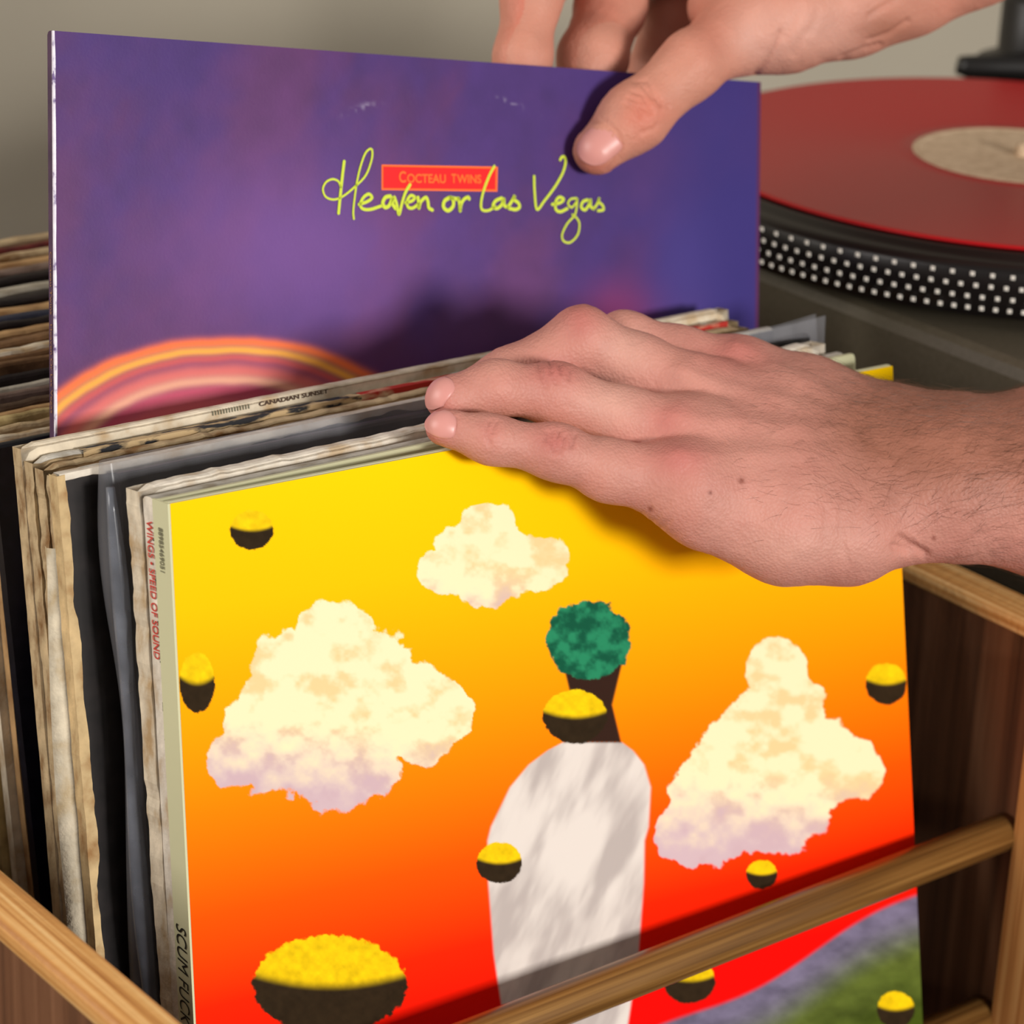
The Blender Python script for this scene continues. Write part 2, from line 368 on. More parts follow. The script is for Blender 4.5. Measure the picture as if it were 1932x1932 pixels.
# plastic outer sleeve over a black jacket
s3, c3, n3, x3, d3 = mk('black sleeve inside a loose clear plastic cover', (.012, .0885, .3085), (.322, .0925, .3015), .16, .005, BLACK, BLACK, BLACK, .0002, 5)
mp, nt, b = mat('clear_plastic', .28, .6)
b.inputs['Base Color'].default_value = L4((150, 150, 156)); b.inputs['Alpha'].default_value = 1
tr_ = N(nt, 'ShaderNodeBsdfTransparent'); mx = N(nt, 'ShaderNodeMixShader')
nz = N(nt, 'ShaderNodeTexNoise'); nz.inputs['Scale'].default_value = 40; nz.inputs['Detail'].default_value = 5
tcn = N(nt, 'ShaderNodeTexCoord'); mpp = N(nt, 'ShaderNodeMapping'); mpp.inputs['Scale'].default_value = (1, 1, .25)
nt.links.new(tcn.outputs['Object'], mpp.inputs[0]); nt.links.new(mpp.outputs[0], nz.inputs[0])
mr = N(nt, 'ShaderNodeMapRange'); mr.inputs['From Min'].default_value = .35; mr.inputs['From Max'].default_value = .75; mr.inputs['To Min'].default_value = .2; mr.inputs['To Max'].default_value = .48
nt.links.new(nz.outputs[0], mr.inputs[0])
nt.links.new(mr.outputs[0], mx.inputs[0]); nt.links.new(tr_.outputs[0], mx.inputs[1]); nt.links.new(b.outputs[0], mx.inputs[2])
nt.links.new(mx.outputs[0], nt.nodes['Material Output'].inputs['Surface'])
def plastic_cover(c, n, xd, dn, parent):
    # a loose pouch: closed fold on the left, flared open edge at the right, stands proud of the jacket
    TL, TR, BL, BR = c; prof = []
    m_ = 15
    for k in range(m_+1): prof.append(('f', 1-k/m_))
    for k in range(1, 9): prof.append(('a', math.pi*k/9))
    for k in range(m_+1): prof.append(('b', k/m_))
    vs = []; nz_ = 60
    for i in range(nz_+1):
        t = i/nz_; z = -.0045+t*.3195
        fl = math.exp(-t*18)
        for kind, a in prof:
            hw = .0046+.0010*math.sin(9*t+1)+.0006*math.sin(23*t)-.002*fl
            lx = -.0035+.0022*math.sin(7*t)+.0012*math.sin(19*t+2)
            if kind == 'a': p = TL+xd*(lx-hw*.8*math.sin(a))+n*(.0025-hw*math.cos(a))
            else:
                s = a; sg = -1 if kind == 'f' else 1
                wv = .0009*math.sin(s*22+t*9+sg)+.0006*math.sin(s*51-t*14)
                wd = hw*(1-s)+.0013*s+wv*.4+.0012*fl*max(0, s-.93)/.07
                p = TL+xd*(lx+(.318-lx)*s)+(TR-TL-xd*((TR-TL)@xd))*s+n*(.0025+sg*wd)-V(0, 0, 1)*0+V(0, 0, 1)*.002*fl*max(0, s-.9)/.1
            vs.append(p+dn*z)
    w_ = len(prof); fs = [(i*w_+j, i*w_+j+1, (i+1)*w_+j+1, (i+1)*w_+j) for i in range(nz_) for j in range(w_-1)]
    return obj('plastic_cover', vs, fs, mp, parent, True)
plastic_cover(c3, n3, x3, d3, s3)
mf, nt, b = mat('fold_sheen_haze', .22, .7)  # light caught on the plastic fold, put into a pale grey haze
b.inputs['Base Color'].default_value = L4((120, 124, 134)); tr_ = N(nt, 'ShaderNodeBsdfTransparent'); mx = N(nt, 'ShaderNodeMixShader')
tcn = N(nt, 'ShaderNodeTexCoord'); nz = N(nt, 'ShaderNodeTexNoise'); nz.inputs['Scale'].default_value = 55; nz.inputs['Detail'].default_value = 6
mr = N(nt, 'ShaderNodeMapRange'); mr.inputs['From Min'].default_value = .3; mr.inputs['From Max'].default_value = .7; mr.inputs['To Min'].default_value = .25; mr.inputs['To Max'].default_value = .8
nt.links.new(tcn.outputs['Object'], nz.inputs[0]); nt.links.new(nz.outputs[0], mr.inputs[0]); nt.links.new(mr.outputs[0], mx.inputs[0])
nt.links.new(tr_.outputs[0], mx.inputs[1]); nt.links.new(b.outputs[0], mx.inputs[2]); nt.links.new(mx.outputs[0], nt.nodes['Material Output'].inputs['Surface'])
fp = []; fr = []
for i in range(41):
    t = i/40; fp.append(c3[0]-x3*(.0075-.003*t)-n3*(.0052+.0006*math.sin(11*t))+d3*(.002+.31*t)+x3*.0008*math.sin(8*t+1)); fr.append(.0026*(.55+.45*math.sin(min(1, t*6)*math.pi/2))+.0006*math.sin(17*t))
v, f = tube_data(fp, fr, 14); obj('plastic_fold_sheen', v, f, mf, s3, True)  # extra tube along the fold that carries the painted sheen
# black sleeve with split kraft edge
s4, c4, n4, x4, d4 = mk('black sleeve with a split and torn brown board edge', (-.0055, .0975, .309), (.312, .103, .303), .155, .0045, BLACK, GREYP, BEIGE, .0006, 6, nz=90)
def torn_strip(name, c, n, xd, dn, parent, m, w0, w1, seed, t0=0., t1=1., lift=.0004, th=.0011):
    k = 150; vs = []
    for i in range(k+1):
        t = t0+(t1-t0)*i/k; p = c[0]+(c[2]-c[0])*t
        wi = w0+(w1-w0)*float(fbm(np.array(t*22.), np.array(.3), seed, 5)); e = .0008*float(fbm(np.array(t*60.), np.array(1.7), seed+4))
        for q in (p-xd*(.0006+e)+n*.004, p-xd*(.0008+e)-n*(lift+th), p+xd*wi-n*(lift+th*.7), p+xd*(wi+.0004)-n*lift*.3): vs.append(q)
    fs = [(4*i+j, 4*i+j+1, 4*i+j+5, 4*i+j+4) for i in range(k) for j in range(3)]
    return obj(name, vs, fs, m, parent)
torn_strip('torn_edge', c4, n4, x4, d4, s4, paper((206, 178, 132), (150, 112, 70)), .0003, .0048, 3)
def torn_top(name, c, n, xd, dn, parent, m, w0, w1, seed, s0=0., s1=1.):
    k = 160; vs = []
    for i in range(k+1):
        s = s0+(s1-s0)*i/k; p = c[0]+(c[1]-c[0])*s
        wi = w0+(w1-w0)*float(fbm(np.array(s*26.), np.array(.6), seed, 5))
        for q in (p+n*.003-dn*.0004, p-n*.0009-dn*.0003, p-n*.0008+dn*wi, p-n*.0001+dn*(wi+.0003)): vs.append(q)
    fs = [(4*i+j, 4*i+j+4, 4*i+j+5, 4*i+j+1) for i in range(k) for j in range(3)]
    return obj(name, vs, fs, m, parent)
torn_top('torn_top_edge', c4, n4, x4, d4, s4, PALE, .0005, .0045, 8, 0, .7)
# white inner paper bulging from the split
pi_ = []
for i in range(41):
    t = .08+.9*i/40; p = c4[0]+(c4[2]-c4[0])*t; bl = .005*math.sin(min(1, i/14)*math.pi*.5)*(1-.3*i/40)
    pi_ += [p+n4*.0046-x4*.0004, p+n4*.0075-x4*(.002+bl), p+n4*.0105-x4*.001]
obj('inner_paper', pi_, [(3*i+j, 3*i+j+1, 3*i+j+4, 3*i+j+3) for i in range(40) for j in range(2)], paper((214, 202, 178), (180, 160, 126)), s4, True)
# four worn beige sleeves
wl = ['worn beige sleeve with frayed corner just behind the torn black one', 'brown-edged beige sleeve between two frayed beige ones',
      'beige sleeve with flaking black print along its upper edge', 'tan sleeve with faded lettering on top, right before the raised purple sleeve']
B4 = []
for k in range(4):
    yt = .1035+k*.0062
    B4.append(mk(wl[k], (-.0035-.0006*k, yt, .3085+.0007*k-(.0024 if k < 3 else 0)), (.3065, yt+.001, .3045+.0006*k-(.0024 if k < 3 else 0)), .155-.002*k, .0056, [BEIGE, BEIGE, BEIGE, CREAM][k], [TAN, BEIGE, GREYP, CREAM][k], BEIGE, (.0010, .0009, .0008, .0002)[k], 20+k, round_c=.007, nz=110, nx=100, group='worn beige sleeves'))
o, c_, n_, xd_, dn_ = B4[2]
FLAKE = noise_mat('flaked_black', [(.46, (40, 40, 44)), (.56, (196, 170, 128))], nscale=5, rough=.7, scale=(20, 70, 70))
FLAKER = noise_mat('flaked_red', [(.46, (176, 44, 34)), (.62, (206, 186, 150))], nscale=4, rough=.7, scale=(20, 70, 70))
torn_top('flaked_print', c_, n_, xd_, dn_, o, FLAKE, .001, .003, 12, .06, .42)
torn_top('flaked_print', c_, n_, xd_, dn_, o, FLAKER, .001, .003, 13, .42, .98)
o, c_, n_, xd_, dn_ = B4[3]
pt = c_[0]+xd_*.0925-n_*.0003+dn_*.0022
text_obj('faded_lettering', 'CANADIAN SUNSET', INKD, o, pt, xd_, -dn_, .029, .0016, bold=.03)
text_obj('faded_lettering', 'IIIIIIIIIIIIII', INKG, o, c_[0]+xd_*.0735-n_*.0003+dn_*.0022, xd_, -dn_, .015, .0016)

# ---- purple sleeve being lifted
PTL = V(.04410, .18408, .43035); PTR = V(.35474, .16524, .38161); PBL = V(-.00794, .09888, .13158); PBR = V(.30270, .08004, .08285)
pc = (PTL, PTR, PBL, PBR)
M_PURP = noise_mat('purple_card', [(.3, (70, 40, 96)), (.7, (92, 58, 122))], nscale=12, rough=.5)
po, pn, pxd, pdn = slab('record_sleeve', pc, .0042, M_PURP, M_PURP, noise_mat('purple_spine', [(.3, (62, 40, 66)), (.7, (84, 56, 84))], nscale=14, rough=.5), None, 0, 31)
tag(po, 'mottled purple sleeve with yellow handwriting pulled up out of the crate', 'record sleeve', 'sleeves standing in the crate')
def purple_art(S, T, px, py):
    a = fbm(px/190+py/700, py/240, 51, 5); b = fbm(px/150+py/500, py/260, 57, 5); g = fbm(px/45, py/60, 61, 4)
    col = mix(C_(98, 60, 116), C_(76, 54, 126), sstep(.3, .7, a))
    col = mix(col, C_(104, 52, 92), sstep(.5, .85, b)*.6)
    col = col*(.66+.26*g)[..., None]*np.array([1.04, .84, .92])
    col = mix(col, C_(132, 86, 160), np.exp(-(((px-560)/260)**2+((py-470)/170)**2))*.55)
    col = mix(col, C_(48, 40, 116), sstep(980, 1400, px)*.85)
    col = mix(col, C_(120, 40, 96), np.exp(-(((px-1165)/70)**2+((py-590)/60)**2))*.8)
    col = mix(col, C_(74, 62, 140), np.exp(-((px-1290)/60)**2)*.35*sstep(300, 520, py))
    # plain warm concentric bands near the foot of the print
    r = np.hypot((px-430)/1.35, py-960)+18*(fbm(px/160, py/160, 71)-.5)
    for rc, wd, c, k in ((318, 9, (255, 120, 52), .9), (302, 8, (255, 178, 60), .9), (287, 7, (236, 96, 74), .6), (262, 16, (238, 118, 104), .75), (244, 10, (252, 190, 150), .7), (226, 12, (206, 64, 96), .6), (200, 22, (238, 112, 112), .7), (170, 16, (250, 160, 140), .5)):
        fade = sstep(880, 640, px)*.75+.25
        col = mix(col, C_(*c), np.exp(-((r-rc)/wd)**2)*k*fade)
    col = mix(col, C_(86, 28, 70), sstep(.9935, .9955, S)*.8)
    # faint circular scuffs
    rr = np.hypot(px-835, (py-655)*1.0)
    col = mix(col, C_(190, 180, 205), np.exp(-((rr-478)/5)**2)*sstep(.55, .8, vnoise(px/7, py/7, 3))*sstep(.35, .6, vnoise(px/60, py/60, 4))*.35*sstep(200, 130, np.abs(px-830)))
    return np.clip(col, 0, 1)
print_sheet('cover_print', pc, pn, po, purple_art, M_PRINT2, 620, 400, tmax=.9, lift=.0003)
# mottled white strip along the left fold of the cover
vs = []
for i in range(81):
    t = i/80; p = PTL+(PBL-PTL)*t; wd = .0002+.0006*float(fbm(np.array(t*30.), np.array(.2), 5))
    vs += [p-pxd*.0003+pn*.0004, p-pxd*.0003-pn*.0006, p+pxd*wd-pn*.0005]
obj('white_fold', vs, [(3*i+j, 3*i+j+3, 3*i+j+4, 3*i+j+1) for i in range(80) for j in range(2)], M_WHITEEDGE, po)
def on_purple(px, py, off=0.):
    d = ray(px, py); q = PTL-pn*off; return CAM+d*(((q-CAM)@pn)/(d@pn))
def crop2(x, y): return 560+x/3.019, 240+y/3.019
def cat(pts, k=9):
    P = np.array(pts, float); P = np.vstack([2*P[0]-P[1], P, 2*P[-1]-P[-2]]); out = []
    for i in range(1, len(P)-2):
        for j in range(k):
            t = j/k; a, b, c, d = P[i-1:i+3]
            out.append(.5*((2*b)+(c-a)*t+(2*a-5*b+4*c-d)*t*t+(3*b-a-3*c+d)*t**3))
    out.append(P[-2]); return np.array(out)
def ribbon(name, pts3, hw, n, m, parent):
    P = np.array(pts3); k = len(P); T = np.gradient(P, axis=0); T /= np.linalg.norm(T, axis=1)[:, None]+1e-12
    Sd = np.cross(T, n); vs = []; fs = []
    for i in range(k): vs += [P[i]+Sd[i]*hw, P[i]-Sd[i]*hw]
    fs += [(2*i, 2*i+1, 2*i+3, 2*i+2) for i in range(k-1)]
    for e, sg in ((0, -1), (k-1, 1)):
        b0 = len(vs); vs.append(P[e])
        for j in range(9):
            a = -math.pi/2+math.pi*j/8; vs.append(P[e]+hw*(Sd[e]*math.sin(a)+sg*T[e]*math.cos(a)))
        fs += [(b0, b0+1+j, b0+2+j) for j in range(8)]
    return vs, fs
M_LIME = flat_mat('lime_ink', (206, 222, 62), .5, .3); M_RED = flat_mat('red_box_ink', (240, 24, 28), .5, .3); M_OR = flat_mat('orange_ink', (255, 112, 40), .5, .3)
bx = [on_purple(*crop2(x, y), .0004) for x, y in ((483, 213), (1145, 225), (1142, 367), (483, 358))]
obj('title_box_border', bx, [(0, 3, 2, 1)], M_OR, po)
bx2 = [on_purple(*crop2(x, y), .0005) for x, y in ((493, 224), (1133, 236), (1131, 355), (493, 347))]
obj('title_box', bx2, [(0, 3, 2, 1)], M_RED, po)
for wd, x0, x1, y0, hh in (('C', 582, 622, 316, 66), ('OCTEAU', 628, 848, 317, 52), ('T', 880, 908, 318, 52), ('WINS', 912, 1050, 319, 50)):
    o0 = on_purple(*crop2(x0, y0), .0006); e0 = on_purple(*crop2(x1, y0+(x1-x0)*.012), .0006); u0 = on_purple(*crop2(x0, y0-hh), .0006)
    xx = e0-o0; yy = u0-o0; yy = yy-nrm(xx)*(yy@nrm(xx))
    text_obj('band_name_lettering', wd, M_OR, po, o0, xx, yy, np.linalg.norm(xx), np.linalg.norm(yy), bold=.022, lift=.0001)
strokes = [
 [(270,195),(262,260),(250,370),(238,490)],
 [(252,345),(238,310),(205,296),(168,312),(149,352),(165,396),(210,412),(262,394),(330,340),(392,275),(425,190),(430,135),(416,124),(390,150),(364,220),(344,305),(330,400),(322,480),(325,522)],
 [(355,440),(400,424),(428,402),(410,381),(380,400),(362,440),(377,465),(420,468),(482,448)],
 [(532,393),(505,400),(490,430),(502,456),(526,446),(546,402),(546,436),(562,462)],
 [(556,398),(570,440),(582,497),(600,430),(620,370),(645,328)],
 [(620,430),(655,420),(672,400),(650,389),(630,415),(632,452),(658,461),(694,438)],
 [(690,400),(694,430),(695,462),(706,425),(735,400),(747,424),(752,458),(772,472)],
 [(872,400),(842,420),(836,455),(862,475),(890,450),(890,412),(870,400),(900,407),(922,408)],
 [(920,405),(928,440),(930,478),(936,440),(952,411),(975,399),(982,408)],
 [(1125,222),(1095,280),(1065,360),(1050,430),(1056,470),(1092,474),(1130,452)],
 [(1166,404),(1132,420),(1118,450),(1140,463),(1168,440),(1179,408),(1182,445),(1202,456)],
 [(1202,456),(1226,420),(1241,392),(1238,412),(1262,432),(1268,456),(1245,469),(1210,462)],
 [(1352,280),(1355,370),(1368,468),(1410,420),(1470,340),(1515,260),(1531,200),(1525,170),(1510,170),(1500,186)],
 [(1455,440),(1500,430),(1520,410),(1495,399),(1475,425),(1476,468),(1502,481),(1540,464)],
 [(1592,404),(1560,410),(1545,435),(1565,457),(1590,430),(1598,408),(1592,470),(1580,505),(1540,550),(1512,610),(1520,648),(1558,656),(1600,612),(1610,550),(1592,515),(1570,498)],
 [(1656,414),(1630,425),(1620,455),(1642,471),(1665,440),(1674,413),(1674,450),(1692,466)],
 [(1692,466),(1714,432),(1723,404),(1722,426),(1742,446),(1746,470),(1716,476)]]
hwid = [9, 6, 9, 11, 9, 9, 10, 11, 10, 8, 10, 10, 8, 9, 6, 9, 8]
vs = []; fs = []
for st, hw in zip(strokes, hwid):
    p3 = [on_purple(*crop2(*q), .0007) for q in cat(st)]
    a, b = ribbon('s', p3, hw/3.019/5100, pn, None, None); fs += [tuple(i+len(vs) for i in f) for f in b]; vs += a
obj('handwritten_title', vs, fs, M_LIME, po)
spine_text('Cocteau Twins   Heaven Or Las Vegas', INKB, po, pc, pn, pxd, 475, 780, 0, .0012, .0018, out=.0003)

# ---- the sleeves behind the purple one: front to back by their upper edge
mk('black-navy sleeve left of the worn beige ones, its dark face showing', (.0018, .1555, .2985), (.318, .1575, .297), .17, .0042, NAVY, NAVY, NAVY, .0002, 40, h=.304)
PLUM = flat_mat('plum_print', (62, 24, 34), .6); DRED = paper((112, 40, 36), (70, 22, 22)); BLK = paper((44, 36, 34), (26, 20, 20)); MAUVE = paper((134, 112, 100), (96, 76, 66))
YEL = paper((200, 176, 122), (130, 108, 66)); DBRN = paper((86, 66, 50), (56, 42, 32)); NV2 = paper((52, 54, 70), (34, 34, 46)); LGREY = paper((182, 174, 158), (140, 130, 112))
stack = [(828, 'tan', TAN), (813, 'cream', CREAM), (795, 'tan cream', BEIGE), (779, 'speckled yellow', YEL), (770, 'tan', TAN), (755, 'dark brown', DBRN), (736, 'grey brown', MAUVE), (722, 'grey beige', LGREY),
         (700, 'black brown', BLK), (682, 'brown', BROWN), (666, 'brown', BROWN), (650, 'cream', CREAM), (634, 'brown', BROWN), (617, 'tan', TAN), (603, 'black', BLK), (592, 'dark blue', NV2), (575, 'light brown', TAN), (556, 'black', BLK),
         (536, 'pale grey', LGREY), (515, 'navy black', BLK), (502, 'mauve brown', MAUVE), (486, 'tan', TAN), (473, 'beige', BEIGE), (459, 'dark red', DRED), (447, 'frayed beige', BEIGE)]
ords = 'first second third fourth fifth sixth seventh eighth ninth tenth eleventh twelfth thirteenth fourteenth fifteenth sixteenth seventeenth eighteenth nineteenth twentieth twenty-first twenty-second twenty-third twenty-fourth last'.split()
zs = []; ys = []
for i, (k, _, _) in enumerate(stack):
    z = .309                      # the nearest ones sit a little lower than the rest
    while unp(45, k, 2, z)[1] < .1640+.0047*i: z -= .0005
    zs.append(z); ys.append(float(unp(45, k, 2, z)[1]))
for i, ((k, cn, mm_), y) in enumerate(zip(stack, ys)):
    th = max(.003, (ys[i+1]-y if i+1 < len(ys) else .0085)*.86)
    dz = (rng.random()-.5)*.0015; dx = (rng.random()-.5)*.006; y0 = y-th*.5; z = zs[i]+dz
    tl = (.0015+dx, y0, z+.0005); trr = (.3165+dx, y0+(rng.random()-.5)*.002, z-.001)
    mk('%s sleeve edge, %s in the row behind the black-navy sleeve' % (cn, ords[i]), tl, trr, .16-.0008*i, th, mm_, mm_, mm_, .0008, 60+i, 'row of sleeves at the back', h=(z+.003)/math.cos(.16-.0008*i), nx=50, nz=8)

# ------------------------------------------------------------------ turntable
TC = (.540, .185); ZT = .3225; DZ = .0214
tt = empty('turntable'); tag(tt, 'dark grey turntable with dotted platter rim beside the crate', 'turntable')
M_PLINTH = noise_mat('dark_plinth', [(.3, (78, 71, 57)), (.7, (88, 80, 66))], nscale=60, rough=.42, spec=.4)
M_BLACKP = flat_mat('black_plastic', (20, 18, 17), .4); M_PLAT = flat_mat('black_platter', (17, 13, 13), .35)
M_DOT = flat_mat('silver_dot', (214, 208, 198), .3, .5)
v, f = box_data((.3935, .002, .17+DZ), (.846, .372, .268+DZ), .006); obj('plinth', v, f, M_PLINTH, tt, False)
for x in (.44, .80):
    for y in (.045, .33):
        v, f = lathe([(.0001, .150+DZ), (.021, .150+DZ), (.023, .155+DZ), (.022, .168+DZ), (.014, .171+DZ)], (x, y), 24); obj('foot', v, f, M_BLACKP, tt, True)
prof = [(.004, .2995), (.150, .2995), (.1545, .2992), (.1565, .2975), (.1605, .2972), (.1655, .2955), (.1665, .294), (.1652, .2755), (.160, .2745), (.1, .2745), (.1, .268)]
v, f = lathe([(r, z+DZ) for r, z in prof], TC, 160); pl = obj('platter', v, f, M_PLAT, tt, True)
rim_z = [q+DZ for q in (.2932, .2884, .2836, .2788)]; cnt = [130, 172, 172, 186]
dotv = []; dotf = []
dm = None; rest_v = []; rest_f = []
a0 = math.atan2(CAM[1]-TC[1], CAM[0]-TC[0])
for r_, (z, c) in enumerate(zip(rim_z, cnt)):
    for k in range(c):
        a = 2*math.pi*(k+.5*(r_ % 2))/c
        rr = .1655+(z-DZ-.2755)/(.294-.2755)*.0013+.0002
        cen = V(TC[0]+rr*math.cos(a), TC[1]+rr*math.sin(a), z); out = V(math.cos(a), math.sin(a), 0); tg = V(-math.sin(a), math.cos(a), 0)
        h = .00088 if r_ else .00092
        lv = [V(0, -h, -h), V(0, h, -h), V(0, h, h), V(0, -h, h), V(.0006, -h*.6, -h*.6), V(.0006, h*.6, -h*.6), V(.0006, h*.6, h*.6), V(.0006, -h*.6, h*.6)]
        lf = [(4, 5, 6, 7), (0, 1, 5, 4), (1, 2, 6, 5), (2, 3, 7, 6), (3, 0, 4, 7)]
        px, py = proj(cen); vis = ((CAM-cen)@out) > 0 and 1415 < px < 1945 and r_ < 9
        if vis:
            if dm is None:
                o = obj('strobe_dot', lv, lf, M_DOT, pl); dm = o.data
            else:
                o = bpy.data.objects.new('strobe_dot', dm); COL.objects.link(o); o.parent = pl
            o.location = cen; o.rotation_euler = (0, 0, a)
        else:
            b0 = len(rest_v); rest_v += [cen+out*q[0]+tg*q[1]+V(0, 0, q[2]) for q in lv]; rest_f += [tuple(i+b0 for i in q) for q in lf]
o = obj('strobe_dots', rest_v, rest_f, M_DOT, pl); o['kind'] = 'stuff'
# tonearm at the far side
ta = at(1868, 126, 1.46)
arm = obj('tonearm_weight', *tube_data([ta-RT*.017+UP*.001, ta-RT*.012, ta+RT*.004, ta+RT*.03, ta+RT*.05], [.0045, .006, .0065, .0085, .0085], 16), M_BLACKP, tt, True)
tb_ = at(1958, 60, 1.48)
v, f = lathe([(.0001, tb_[2]+.02), (.018, tb_[2]+.02), (.02, tb_[2]+.016), (.02, .322), (.03, .318), (.03, .2894)], (tb_[0], tb_[1]), 32); obj('tonearm_base', v, f, M_BLACKP, tt, True)
obj('tonearm_tube', *tube_data([tb_, V(.76, .20, .345), V(.72, .08, .338)], .0045, 12), M_BLACKP, tt, True)
# record on the platter
rec = empty('vinyl_record'); tag(rec, 'red vinyl record with a cream label lying on the turntable platter', 'record')
mv, nt, b = mat('red_vinyl', .36, .25)
b.inputs['Base Color'].default_value = L4((165, 14, 20))
tcn = N(nt, 'ShaderNodeTexCoord'); wv = N(nt, 'ShaderNodeTexWave', wave_type='RINGS', rings_direction='Z'); wv.inputs['Scale'].default_value = 160; wv.inputs['Distortion'].default_value = 0
bp = N(nt, 'ShaderNodeBump'); bp.inputs['Strength'].default_value = .25; bp.inputs['Distance'].default_value = .0003
mpp = N(nt, 'ShaderNodeMapping'); mpp.inputs['Location'].default_value = (-TC[0], -TC[1], 0)
nt.links.new(tcn.outputs['Object'], mpp.inputs[0]); nt.links.new(mpp.outputs[0], wv.inputs[0]); nt.links.new(wv.outputs[0], bp.inputs['Height']); nt.links.new(bp.outputs[0], b.inputs['Normal'])
v, f = lathe([(.0036, ZT), (.05, ZT), (.0505, ZT-.0002), (.058, ZT-.0002), (.059, ZT), (.1465, ZT), (.1485, ZT+.0003), (.1505, ZT-.0004), (.149, ZT-.0014), (.0036, ZT-.0014)], TC, 180); obj('disc', v, f, mv, rec, True)
M_LAB = noise_mat('cream_label', [(.35, (196, 168, 138)), (.6, (214, 188, 158))], nscale=30, rough=.7)
v, f = lathe([(.0001, ZT+.006), (.002, ZT+.006), (.0033, ZT+.0045), (.0033, ZT+.0002), (.0458, ZT+.0002), (.0465, ZT+.0005), (.0475, ZT+.0002), (.0495, ZT+.0002)], TC, 96); obj('paper_label', v, f, M_LAB, rec)
# stand under the turntable
cb = empty('turntable_stand')
for x0 in (.40, .82): box('side', (x0, .01, -.02), (x0+.02, .365, .132+DZ), M_TABLE, cb)
box('shelf_top', (.39, 0., .132+DZ), (.85, .375, .150+DZ), M_TABLE, cb, .002)
tag(cb, 'low dark stand raising the turntable above the table', 'stand')

